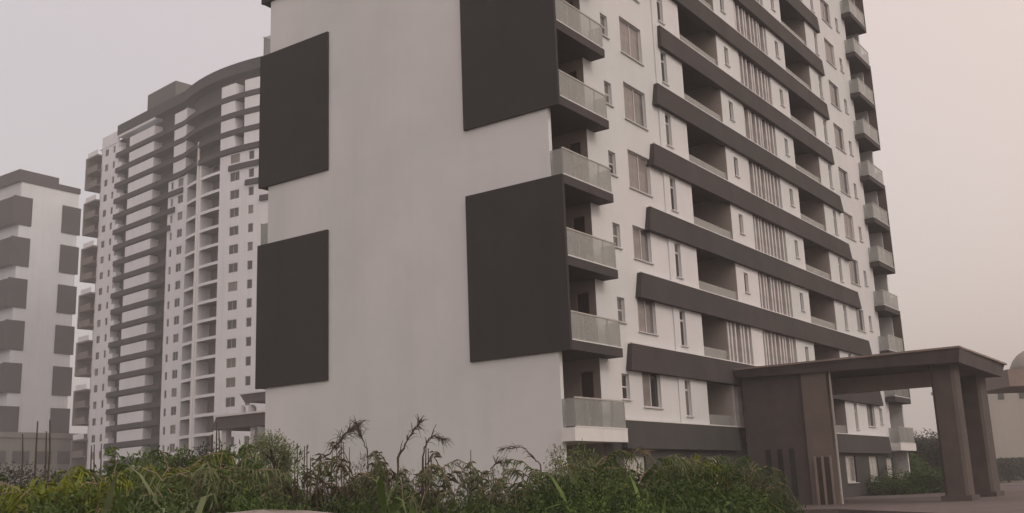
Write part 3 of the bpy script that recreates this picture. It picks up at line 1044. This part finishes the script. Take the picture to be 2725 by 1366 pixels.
put_bushes([
    # left bank, far to near
    ('grey', 20, 26, 1158, 1.5), ('grey', 110, 27, 1166, 1.3), ('dark', 215, 24, 1176, 1.3), ('mid', 300, 24, 1150, 1.3),
    ('mid', 360, 25, 1112, 1.4), ('mid', 430, 26, 1118, 1.3), ('grey', 500, 25, 1110, 1.3), ('grey', 560, 26, 1098, 1.3),
    ('dark', 610, 24, 1108, 1.2), ('mid', 655, 23, 1088, 0.85), ('dark', 640, 20, 1150, 0.9),
    ('dark', 0, 15, 1205, 1.0), ('lime', 90, 14, 1196, 1.05), ('lime', 180, 14.5, 1190, 1.1), ('mid', 245, 14, 1205, 1.0), ('dark', 290, 16, 1180, 1.0),
    ('lime', 372, 19, 1158, 0.8), ('dark', 410, 16, 1188, 1.1), ('mid', 480, 15, 1165, 1.1), ('dark', 545, 16, 1185, 1.1), ('mid', 600, 15, 1190, 0.9),
    ('dark', 660, 16, 1200, 0.7), ('dark', 70, 11, 1240, 0.8), ('mid', 150, 11, 1238, 0.7), ('dark', 230, 11, 1235, 0.8), ('dark', 320, 11, 1238, 0.8), ('dark', 400, 11.5, 1232, 0.8),
    ('dark', 480, 11, 1240, 0.8), ('dark', 560, 11.5, 1245, 0.75), ('dark', 640, 12, 1245, 0.7),
    # before the gable
    ('dark', 720, 20, 1240, 0.8), ('brown', 765, 22, 1200, 0.7), ('dark', 800, 19, 1236, 0.8), ('brown', 850, 21, 1150, 0.8), ('mid', 880, 19, 1238, 0.7),
    ('brown', 930, 21, 1128, 0.7), ('mid', 950, 19, 1215, 0.8), ('brown', 1000, 21, 1165, 0.7), ('mid', 1010, 19, 1222, 0.7), ('brown', 1050, 20, 1165, 0.6), ('dark', 1055, 19, 1236, 0.7),
    ('grey', 1100, 20, 1246, 0.6), ('mid', 1150, 19, 1246, 0.6), ('pale', 1185, 20, 1168, 0.55), ('mid', 1205, 19, 1242, 0.6), ('brown', 1245, 20, 1165, 0.6), ('dark', 1260, 18, 1224, 0.8), ('brown', 1290, 21, 1210, 0.6),
    ('dark', 1330, 18, 1206, 0.8), ('dark', 1375, 17, 1196, 0.8),
    # right of the gable, before the long face
    ('pale', 1400, 22, 1112, 0.75), ('mid', 1450, 23, 1100, 0.75), ('pale', 1505, 24, 1135, 0.7), ('dark', 1430, 17, 1176, 0.8), ('mid', 1500, 17, 1178, 0.85), ('brown', 1540, 22, 1140, 0.6),
    ('dark', 1560, 18, 1165, 0.9), ('pale', 1610, 22, 1140, 0.7), ('mid', 1625, 18, 1176, 0.8), ('mid', 1680, 21, 1150, 0.9), ('grey', 1650, 19, 1160, 0.8), ('lime', 1740, 22, 1138, 0.75), ('mid', 1760, 20, 1158, 0.9),
    ('pale', 1800, 24, 1140, 0.7), ('dark', 1720, 17, 1192, 0.9), ('grey', 1810, 19, 1172, 0.8), ('dark', 1850, 20, 1150, 0.8), ('pale', 1872, 22, 1152, 0.6), ('dark', 1905, 20, 1180, 0.7), ('dark', 1880, 17, 1205, 0.7), ('dark', 1945, 19, 1225, 0.55), ('grey', 1925, 21, 1190, 0.6),
    ('dark', 1800, 15, 1220, 0.8), ('dark', 1600, 14, 1215, 0.8), ('dark', 1480, 14, 1212, 0.8), ('dark', 1340, 15, 1232, 0.8), ('dark', 1690, 14, 1222, 0.8),
    ('mid', 1400, 13, 1232, 0.7), ('mid', 1550, 13, 1238, 0.7),
])

# arching frond plants and tufts of tall grass
def blade_mesh(name, mat_, seed, n, ln, wd, spread, arch, segs=5):
    r_ = random.Random(seed)
    mb = MB()
    for i in range(n):
        a = r_.uniform(0, 6.283)
        out_ = Vector((math.cos(a), math.sin(a), 0))
        sd2 = Vector((-math.sin(a), math.cos(a), 0))
        p = Vector((r_.uniform(-.5, .5), r_.uniform(-.5, .5), 0)) * spread
        el = r_.uniform(0.9, 1.5)
        l = ln * r_.uniform(0.5, 1.1)
        k = arch * r_.uniform(0.4, 1.3)
        prev = None
        for j in range(segs + 1):
            t = j / segs
            w2 = wd * (math.sin(math.pi * min(1, 0.15 + 0.85 * t)) * 0.9 + 0.1) * 0.5
            cur = (p - sd2 * w2, p + sd2 * w2)
            if prev:
                mb.face(prev[0], prev[1], cur[1], cur[0])
            prev = cur
            p = p + (out_ * math.cos(el) + Vector((0, 0, math.sin(el)))) * l / segs
            el -= k / segs
    return mb.mesh(name, mat_)
def palm_meshes(seed, nf, ln, mat_, droop, leaf=0.26, lw=0.022, spread=1.0, pairs=26):
    """Feathery fronds: arching ribs with hanging leaflets on both sides."""
    r_ = np.random.default_rng(seed)
    P, D, Nn, L, W_ = [], [], [], [], []
    rib = MB()
    for i in range(nf):
        a = r_.uniform(0, 6.283)
        out_ = np.array([math.cos(a), math.sin(a), 0])
        sd2 = np.array([-math.sin(a), math.cos(a), 0])
        p = np.array([r_.uniform(-.1, .1), r_.uniform(-.1, .1), 0.0])
        el = r_.uniform(1.05, 1.5)
        l = ln * r_.uniform(0.65, 1.1)
        k = droop * r_.uniform(0.6, 1.3)
        n = pairs
        ribp = []
        for j in range(n + 1):
            t = j / n
            d = out_ * math.cos(el) * spread + np.array([0, 0, math.sin(el)])
            ribp.append(tuple(p))
            if t > 0.22:
                for sgn in (-1, 1):
                    q = d * 0.55 + sd2 * sgn * r_.uniform(0.55, 1.0) + np.array([0, 0, r_.uniform(-0.75, 0.05)])
                    P.append(p.copy()); D.append(q / np.linalg.norm(q)); Nn.append(np.array([0, 0, 1.0]) + r_.normal(size=3) * 0.3)
                    L.append(leaf * (0.35 + 0.65 * math.sin(math.pi * (0.1 + 0.85 * t))) * r_.uniform(0.7, 1.2)); W_.append(lw * r_.uniform(0.7, 1.3))
            p = p + d * l / n
            el -= k * (0.4 + 1.2 * t) / n
        rib.tube(ribp[::4], [0.014 * (1 - 0.8 * q / (len(ribp[::4]))) for q in range(len(ribp[::4]))], 4, False)
    return leaf_mesh('fronds', mat_, np.array(P), np.array(D), np.array(Nn), np.array(L), np.array(W_)), rib.mesh('rib', M['straw'])
PALM = {'green': [palm_meshes(300 + i, 15, 1.7, M['leaf_mid'], 2.3) for i in range(3)],
        'bright': [palm_meshes(310 + i, 14, 1.6, M['leaf_lime'], 2.4) for i in range(2)],
        'ashen': [palm_meshes(320 + i, 13, 1.7, M['leaf_pale'], 2.2) for i in range(2)],
        'sparse': [palm_meshes(340 + i, 6, 1.7, M['leaf_pale' if i else 'leaf_mid'], 2.4, 0.24, 0.016, 1.0, 20) for i in range(3)],
        'withered': [palm_meshes(330 + i, 6, 1.7, M['leaf_brown'], 2.6, 0.30, 0.012) for i in range(2)]}
PCOL = {'green': 'green', 'bright': 'yellow-green', 'ashen': 'pale grey-green', 'withered': 'withered brown'}
for (kind, x, ty, dep, wide) in (
        ('green', 30, 1178, 15, 1.0), ('bright', 120, 1178, 14, 1.0), ('bright', 205, 1186, 13, 0.9), ('green', 270, 1160, 16, 1.0), ('green', 335, 1128, 20, 1.2),
        ('bright', 375, 1140, 18, 1.0), ('green', 440, 1118, 19, 1.2), ('ashen', 480, 1148, 15, 1.0), ('green', 540, 1130, 19, 1.1), ('ashen', 590, 1165, 15, 0.9), ('green', 630, 1110, 20, 1.0),
        ('ashen', 690, 1150, 18, 0.7), ('withered', 745, 1165, 20, 0.8), ('withered', 820, 1135, 20, 0.9), ('ashen', 870, 1140, 20.5, 0.9), ('withered', 905, 1105, 20.5, 0.9), ('green', 945, 1135, 19, 0.9),
        ('withered', 990, 1135, 19.5, 0.8), ('green', 1020, 1165, 18, 0.8), ('withered', 1075, 1130, 19.5, 0.8), ('ashen', 1110, 1185, 19, 0.7), ('green', 1165, 1165, 18.5, 0.8), ('ashen', 1200, 1160, 19, 0.8),
        ('withered', 1245, 1150, 19.5, 0.8), ('green', 1290, 1190, 17.5, 0.8), ('ashen', 1350, 1160, 18.5, 0.8), ('green', 1395, 1150, 18, 0.9), ('green', 1455, 1135, 19, 1.0), ('bright', 1520, 1150, 18.5, 0.9),
        ('green', 1585, 1150, 18, 0.9), ('ashen', 1640, 1145, 19, 0.9), ('green', 1705, 1150, 18.5, 1.0), ('bright', 1760, 1142, 19.5, 0.9), ('green', 1825, 1150, 19, 0.9), ('ashen', 1880, 1165, 19, 0.7)):
    b = ground_at(S(x), dep)
    zone = next(p for lim, p in ZONES if x < lim)
    t_ = thing('feathery_plant', PCOL[kind] + ' plant with feathery fronds ' + zone, 'plant', b, vr.uniform(0, 6.28), kind + ' feathery plants of the bank')
    fam = 'sparse' if kind in ('green', 'ashen') and 690 <= x < 1340 else kind
    fo, ri = PALM[fam][vr.randrange(len(PALM[fam]))]
    zz = at(S(x), S(ty), dep).z
    t_.scale = (wide, wide, zz / max(v.co.z for v in fo.vertices))
    put('fronds', fo, t_)
    put('rib', ri, t_)
FROND = [blade_mesh('frond', M['leaf_pale'], 200 + i, 16, 1.5, 0.13, 0.25, 2.1) for i in range(2)]
FROND += [blade_mesh('frond', M['leaf_mid'], 210 + i, 20, 1.5, 0.11, 0.25, 1.8) for i in range(2)]
TUFT = [blade_mesh('blade', M['leaf_grey'], 220, 120, 1.2, 0.016, 0.9, 0.7, 4), blade_mesh('blade', M['leaf_brown'], 221, 110, 1.2, 0.014, 0.9, 0.8, 4), blade_mesh('blade', M['leaf_pale'], 222, 110, 1.2, 0.016, 0.9, 0.6, 4)]
for (x, ty, dep, q, wh) in ((470, 1158, 13.5, 0, 'before the balcony stack of the banded tower'), (560, 1172, 13.5, 1, 'before the right half of the banded tower'), (350, 1180, 13, 2, 'below the white panels of the banded tower'),
                            (235, 1196, 12.5, 0, 'by the left end of the banded tower'), (600, 1168, 17, 3, 'before the brown rear porch'), (960, 1172, 17.5, 3, 'between the shaggy plume and the tallest stalk'), (1470, 1180, 14.5, 3, 'below the corner balconies'), (1640, 1190, 14, 2, 'before the slate wall windows')):
    b = ground_at(S(x), dep)
    t_ = thing('frond_plant', 'plant with long arching fronds ' + wh, 'plant', b, vr.uniform(0, 6))
    zz = at(S(x), S(ty), dep).z
    me = FROND[q]
    sc_ = zz / max(v.co.z for v in me.vertices)
    t_.scale = (0.8, 0.8, sc_)
    put('fronds', me, t_)
tufts = ((705, 1195, 0), (730, 1180, 1), (760, 1170, 0), (790, 1185, 1), (815, 1170, 1), (838, 1150, 0), (862, 1148, 2), (890, 1165, 1), (912, 1160, 0), (940, 1165, 2), (975, 1190, 1), (1000, 1175, 1), (1035, 1180, 2), (1065, 1190, 1),
         (1095, 1195, 0), (1125, 1200, 2), (1160, 1185, 0), (1195, 1180, 2), (1225, 1195, 0), (1255, 1185, 1), (1285, 1200, 0), (1315, 1195, 2), (1350, 1180, 2), (1390, 1170, 2), (1520, 1160, 1), (1590, 1155, 0), (1670, 1160, 0), (1830, 1165, 1))
for (x, ty, q) in tufts:
    dep = vr.uniform(20.5, 24)
    b = ground_at(S(x), dep)
    zone = next(p for lim, p in ZONES if x < lim)
    t_ = thing('grass_tuft', ('greyish', 'straw brown', 'pale green')[q] + ' tuft of tall grass ' + zone, 'weed', b, vr.uniform(0, 6), 'tall grass tufts of the bank')
    t_.scale = (0.7, 0.7, at(S(x), S(ty), dep).z / max(v.co.z for v in TUFT[q].vertices))
    put('blades', TUFT[q], t_)

# undergrowth filling the bank: nobody could count it
r = np.random.default_rng(4)
n = 60000
px = r.uniform(-60, 2060, n)
dep = r.uniform(9.5, 27, n)
right = np.array(ROT[0]); fw = -np.array(ROT[2])
right[2] = 0; fw[2] = 0
xc = (px - 1362.5) / FPX * dep
base = np.array(CAM) + right * xc[:, None] + fw * dep[:, None]
hmax = 0.62 + 0.38 * np.sin(base[:, 0] * 0.9) * np.sin(base[:, 1] * 0.7 + 1) + 0.15 * np.sin(base[:, 0] * 2.3 + base[:, 1] * 1.9)
hmax = np.clip(hmax, 0.25, 1.05) * np.where(px > 1960, 0.55, 1.0) * np.where((px > 720) & (px < 1420) & (dep > 12), 0.72, 1.0)
base[:, 2] = hmax * np.sqrt(r.uniform(0, 1, n))
dirs = rdir(r, n) * 0.8 + np.array([0, 0, 0.45])
dirs /= np.linalg.norm(dirs, axis=1)[:, None]
um = leaf_mesh('undergrowth', M['leaf_dark'], base, dirs, np.array([0, 0, 1.0]) + rdir(r, n) * 0.8, r.uniform(0.08, 0.2, n), r.uniform(0.03, 0.09, n))
o = put('undergrowth', um)
o['kind'] = 'stuff'
o['label'] = 'low dark undergrowth filling the weedy bank'
o['category'] = 'undergrowth'

# dry stems, stakes and arching plumes
def stem_thing(name, label, cat, px, dep, y0, y1, rad, group=None, lean=0.0):
    b = ground_at(px, dep)
    top = at(px + lean, y1, dep)
    mb = MB()
    h = top.z
    off = Vector((top.x - b.x, top.y - b.y, 0))
    pts, rr = [], []
    for i in range(6):
        t = i / 5
        pts.append((off.x * t + vr.uniform(-.015, .015), off.y * t + vr.uniform(-.015, .015), -0.05 + (h + 0.05) * t))
        rr.append(rad * (1 - 0.65 * t))
    mb.tube(pts, rr, 6)
    o = mb.build(name, M['dry'], None, b)
    return tag(o, label, cat, group)

for (x, y1, dep) in ((93, 1060, 20), (118, 1085, 21), (127, 1056, 20), (58, 1092, 22)):
    stem_thing('stake', 'thin dark upright stake rising from the bank before the distant pale tower', 'stake', S(x), dep, 0, S(y1), 0.035, 'stakes before the pale tower')
for (x, y1, dep) in ((230, 1120, 22), (238, 1118, 22), (255, 1116, 22)):
    stem_thing('stake', 'short thin stake standing at the left foot of the banded tower', 'stake', S(x), dep, 0, S(y1), 0.03, 'stakes at the tower foot')
for (x, y1, dep) in ((533, 1092, 21), (546, 1062, 21), (552, 1080, 21)):
    stem_thing('stake', 'dark upright stake in the bank before the tower balconies', 'stake', S(x), dep, 0, S(y1), 0.035, 'stakes before the tower balconies')
for (x, y1, dep) in ((742, 1150, 20), (749, 1118, 20), (765, 1122, 20), (772, 1120, 20), (780, 1150, 20)):
    stem_thing('dead_stem', 'bare upright dead stem in the cluster before the lower charcoal panel', 'stem', S(x), dep, 0, S(y1), 0.026, 'cluster of bare stems')
for (x, y1, dep) in ((835, 1120, 20), (846, 1110, 20), (858, 1108, 20), (866, 1112, 20), (878, 1125, 20)):
    stem_thing('reed', 'thin dark reed standing under the arching dry plume', 'reed', S(x), dep, 0, S(y1), 0.02, 'reeds under the dry plume')
for (x, y1, dep) in ((1062, 1150, 19), (1070, 1105, 19), (1076, 1128, 19), (1083, 1150, 19)):
    stem_thing('dead_stem', 'dark dead stem beside the tall drooping flower stalk', 'stem', S(x), dep, 0, S(y1), 0.03, 'stems by the drooping stalk')
stem_thing('dead_stem', 'single thin dead stem standing alone before the middle of the white gable', 'stem', S(1183), 20, 0, S(1132), 0.022)

def plume(label, pix, dep, rad, tuft, seed, matn='dry', tuftlen=0.35):
    """An arching stalk through photo points, with drooping filaments along its upper part."""
    r_ = random.Random(seed)
    pts = [at(S(x), S(y), dep) for x, y in pix]
    b = Vector((pts[0].x, pts[0].y, 0))
    pts = [Vector((b.x, b.y, -0.05))] + pts
    # smooth
    sm = []
    for i in range(len(pts) - 1):
        for t in (0, 0.25, 0.5, 0.75):
            p0, p1, p2, p3 = pts[max(i-1, 0)], pts[i], pts[i+1], pts[min(i+2, len(pts)-1)]
            sm.append(0.5 * ((2*p1) + (-p0 + p2)*t + (2*p0 - 5*p1 + 4*p2 - p3)*t*t + (-p0 + 3*p1 - 3*p2 + p3)*t**3))
    sm.append(pts[-1])
    t_ = thing('seed_stalk', label, 'weed', b)
    mb = MB()
    loc = [p - b for p in sm]
    nl = len(loc)
    loc = [p + Vector((r_.uniform(-1, 1), r_.uniform(-1, 1), r_.uniform(-1, 1))) * 0.018 for p in loc]
    mb.tube(loc, [rad * 0.62 * (1 - 0.8 * i / nl) * r_.uniform(0.8, 1.25) for i in range(nl)], 6)
    for i in range(5):                                     # side twigs
        q = r_.randrange(int(nl * 0.4), nl - 2)
        d = ((loc[q + 1] - loc[q]).normalized() + Vector((r_.uniform(-1, 1), r_.uniform(-1, 1), r_.uniform(-0.2, 1))) * 0.7).normalized()
        l = r_.uniform(0.15, 0.4)
        mb.tube([loc[q], loc[q] + d * l * 0.6, loc[q] + d * l + Vector((0, 0, -0.05))], [rad * 0.25, rad * 0.16, 0.003], 4)
    mb.build('stalk', M['dry'], t_)
    fm = MB()
    for i in range(int(tuft * 0.65)):
        q = min(nl - 2, int(nl * (0.55 + 0.45 * r_.random() ** 0.7)))
        p = loc[q]
        ax = (loc[q + 1] - loc[q]).normalized()
        d = (ax * r_.uniform(0.2, 1.1) + Vector((r_.uniform(-1, 1), r_.uniform(-1, 1), r_.uniform(-0.7, 0.6))) * r_.uniform(0.2, 0.8)).normalized()
        l = tuftlen * r_.uniform(0.25, 1.15)
        p1 = p + d * l * 0.5
        p2 = p1 + d * l * 0.35 + Vector((0, 0, -l * r_.uniform(0.1, 0.45)))
        fm.tube([p, p1, p2], [0.0065, 0.005, 0.002], 3, False)
    fm.build('plume', M[matn], t_)

plume('arching dry plume with a shaggy brown head before the lower charcoal panel', [(800, 1180), (830, 1140), (858, 1105), (885, 1078)], 20, 0.04, 170, 1, 'dry', 0.42)
plume('wispy dry plume curving right beside the shaggy brown plume', [(925, 1160), (918, 1120), (905, 1092), (900, 1070)], 20.5, 0.025, 110, 2, 'dry', 0.4)
plume('tallest dark flower stalk leaning right across the white gable', [(1000, 1180), (1015, 1130), (1035, 1090), (1058, 1062)], 19, 0.045, 90, 3, 'dry', 0.32)
plume('drooping dark flower stalk bent over to the right at its tip', [(1062, 1180), (1070, 1120), (1088, 1098), (1118, 1104)], 19, 0.035, 70, 4, 'dry', 0.28)
plume('low arched stem curling left before the plain gable wall', [(1360, 1190), (1345, 1155), (1310, 1125), (1262, 1130)], 20, 0.028, 60, 5, 'dry', 0.25)
plume('short bent weed stalk beside the pale feathery shrub', [(1240, 1210), (1236, 1180), (1250, 1165), (1275, 1162)], 19.5, 0.022, 70, 6, 'dry', 0.3)
plume('bent straw-coloured stalk above the bushes by the slate wall', [(1575, 1200), (1582, 1150), (1600, 1130), (1622, 1140)], 18, 0.022, 70, 7, 'straw', 0.25)

# the small leaning tree at the gable corner
tb = ground_at(S(708), 19)
st_ = thing('small_tree', 'small slender tree with pale leaves at the left corner of the gable', 'tree', tb)
tm = MB()
fk = [at(S(x), S(y), 19) - tb for x, y in ((706, 1245), (697, 1190), (688, 1160), (680, 1130))]
tm.tube([(0, 0, -0.05)] + fk, [0.07, 0.06, 0.045, 0.03, 0.012], 7)
br = [at(S(x), S(y), 19) - tb for x, y in ((697, 1190), (712, 1150), (720, 1120))]
tm.tube(br, [0.035, 0.025, 0.01], 6)
br2 = [at(S(x), S(y), 19) - tb for x, y in ((690, 1165), (668, 1142), (655, 1135))]
tm.tube(br2, [0.03, 0.022, 0.01], 6)
tm.build('trunk', M['bark'], st_)
r = np.random.default_rng(8)
cs = [at(S(x), S(y), 19 + z) - tb for x, y, z in ((668, 1112, 0), (690, 1108, .2), (705, 1128, -.1), (700, 1160, .1), (718, 1140, 0), (712, 1185, 0), (672, 1140, .2), (655, 1120, -.2), (725, 1165, 0.1))]
n = 2600
ci = r.integers(0, len(cs), n)
d = rdir(r, n)
pos = np.array([cs[i] for i in ci]) + d * (r.uniform(0.05, 0.24, n))[:, None]
put('crown', leaf_mesh('crown', M['leaf_pale'], pos, rdir(r, n), np.array([0, 0, 1.0]) + rdir(r, n), r.uniform(.03, .07, n), r.uniform(.015, .03, n)), st_)

# far trees behind the porch
def far_tree(label, px, dep, topy, rad, seed, mat_, group=None):
    b = ground_at(px, dep)
    top = at(px, topy, dep).z
    r_ = np.random.default_rng(seed)
    t_ = thing('broadleaf_tree', label, 'tree', b, 0, group)
    ncl = 20
    c = rdir(r_, ncl) * r_.uniform(0.3, 0.9, ncl)[:, None] * np.array([rad, rad, top * 0.33]) + np.array([0, 0, top * 0.62])
    n_ = 7000
    ci_ = r_.integers(0, ncl, n_)
    dd = rdir(r_, n_)
    pos_ = c[ci_] + dd * (r_.uniform(0.3, 1.1, n_) * rad * 0.32)[:, None]
    pos_[:, 2] = np.clip(pos_[:, 2], 0.3, top)
    put('crown', leaf_mesh('crown', mat_, pos_, rdir(r_, n_), np.array([0, 0, 1.0]) + rdir(r_, n_), r_.uniform(.15, .32, n_), r_.uniform(.08, .16, n_)), t_)
    mb = MB()
    mb.tube([(0, 0, -0.1), (0.1, 0, top * 0.3), (0.05, 0.1, top * 0.6)], [0.16, 0.12, 0.05], 8)
    for q in c[:7]:
        mb.tube([(0.1, 0, top * 0.3), tuple(q * np.array([0.5, 0.5, 0.8])), tuple(q)], [0.07, 0.04, 0.015], 5)
    mb.build('trunk', M['bark'], t_)

far_tree('tallest hazy tree seen between the high-rise and the porch column', 2420, 95, 1130, 4.2, 21, M['leaf_grey'])
far_tree('rounded hazy tree against the left side of the porch column', 2480, 88, 1165, 3.2, 22, M['leaf_grey'])
far_tree('low dark tree at the far corner of the high-rise', 2385, 80, 1190, 2.6, 23, M['leaf_mid'])
far_tree('low hedge-like tree at the foot of the beige building', 2690, 118, 1222, 4.5, 24, M['leaf_grey'])
far_tree('small hedge-like tree between the porch columns and the beige building', 2630, 122, 1228, 4.0, 25, M['leaf_grey'])
for i, (px_, dep_, ty_, wd_) in enumerate(((2380, 62, 1250, 2.0), (2425, 64, 1236, 2.2), (2470, 63, 1240, 2.2), (2505, 66, 1238, 2.0))):
    t_ = bush('dark', px_, dep_, ty_, wd_, 'large clipped dark bush in the row behind the porch', 'bush row behind the porch')

# ------------------------------------------------------------------ sand heap at the bottom of the view
sp = at(700, 1360, 8.0)
sh = MB()
nr, na = 10, 36
rows = []
for i in range(nr + 1):
    rr = i / nr
    ring = []
    for k in range(na):
        a = 2 * math.pi * k / na
        wob = 1 + 0.10 * math.sin(3 * a + 1) + 0.06 * math.sin(7 * a)
        ring.append((rr * 4.4 * wob * math.cos(a), rr * 4.2 * wob * math.sin(a), sp.z * max(0.0, (1 - rr ** 1.7)) + 0.012 * math.sin(5 * a + 9 * rr) * (1 - rr) - (0.05 if i == nr else 0)))
    rows.append(ring)
for ring in rows:
    sh.v += ring
for i in range(nr):
    for k in range(na):
        sh.f.append((i*na + k, (i+1)*na + k, (i+1)*na + (k+1) % na, i*na + (k+1) % na))
o = sh.build('sand_heap', M['sand'], None, (sp.x, sp.y, 0), True)
tag(o, 'low rounded heap of pale sand before the weedy bank', 'sand heap')

# ------------------------------------------------------------------ haze
hz = MB().box(-880, 1080, -880, 1080, -1.0, 86.0)
hm = bpy.data.materials.new('haze')
hm.use_nodes = True
t = hm.node_tree
t.nodes.clear()
mo = t.nodes.new('ShaderNodeOutputMaterial')
pv = t.nodes.new('ShaderNodeVolumePrincipled')
pv.inputs['Color'].default_value = (0.94, 0.965, 1.0, 1)
pv.inputs['Density'].default_value = 0.0014
t.links.new(pv.outputs[0], mo.inputs['Volume'])
o = hz.build('haze', hm)
o['kind'] = 'stuff'

# tell look-alike plants apart by how near they stand to the high-rise
def wall_gap(o):
    x, y = o.location.x, o.location.y
    return math.hypot(max(-x, 0, x - LEN), max(-y, 0, y - DEP))
same = {}
for o in col.objects:
    if o.parent is None and 'label' in o and o.name.split('.')[0] in ('bush', 'feathery_plant', 'grass_tuft'):
        same.setdefault(o['label'], []).append(o)
for lab, os_ in same.items():
    if 1 < len(os_) <= 4:
        os_.sort(key=wall_gap)
        words = ['nearest wall', 'farther out'] if len(os_) == 2 else ['nearest wall', 'second nearest', 'third nearest', 'farthest out']
        for o, wd_ in zip(os_, words):
            o['label'] = lab + ', ' + wd_
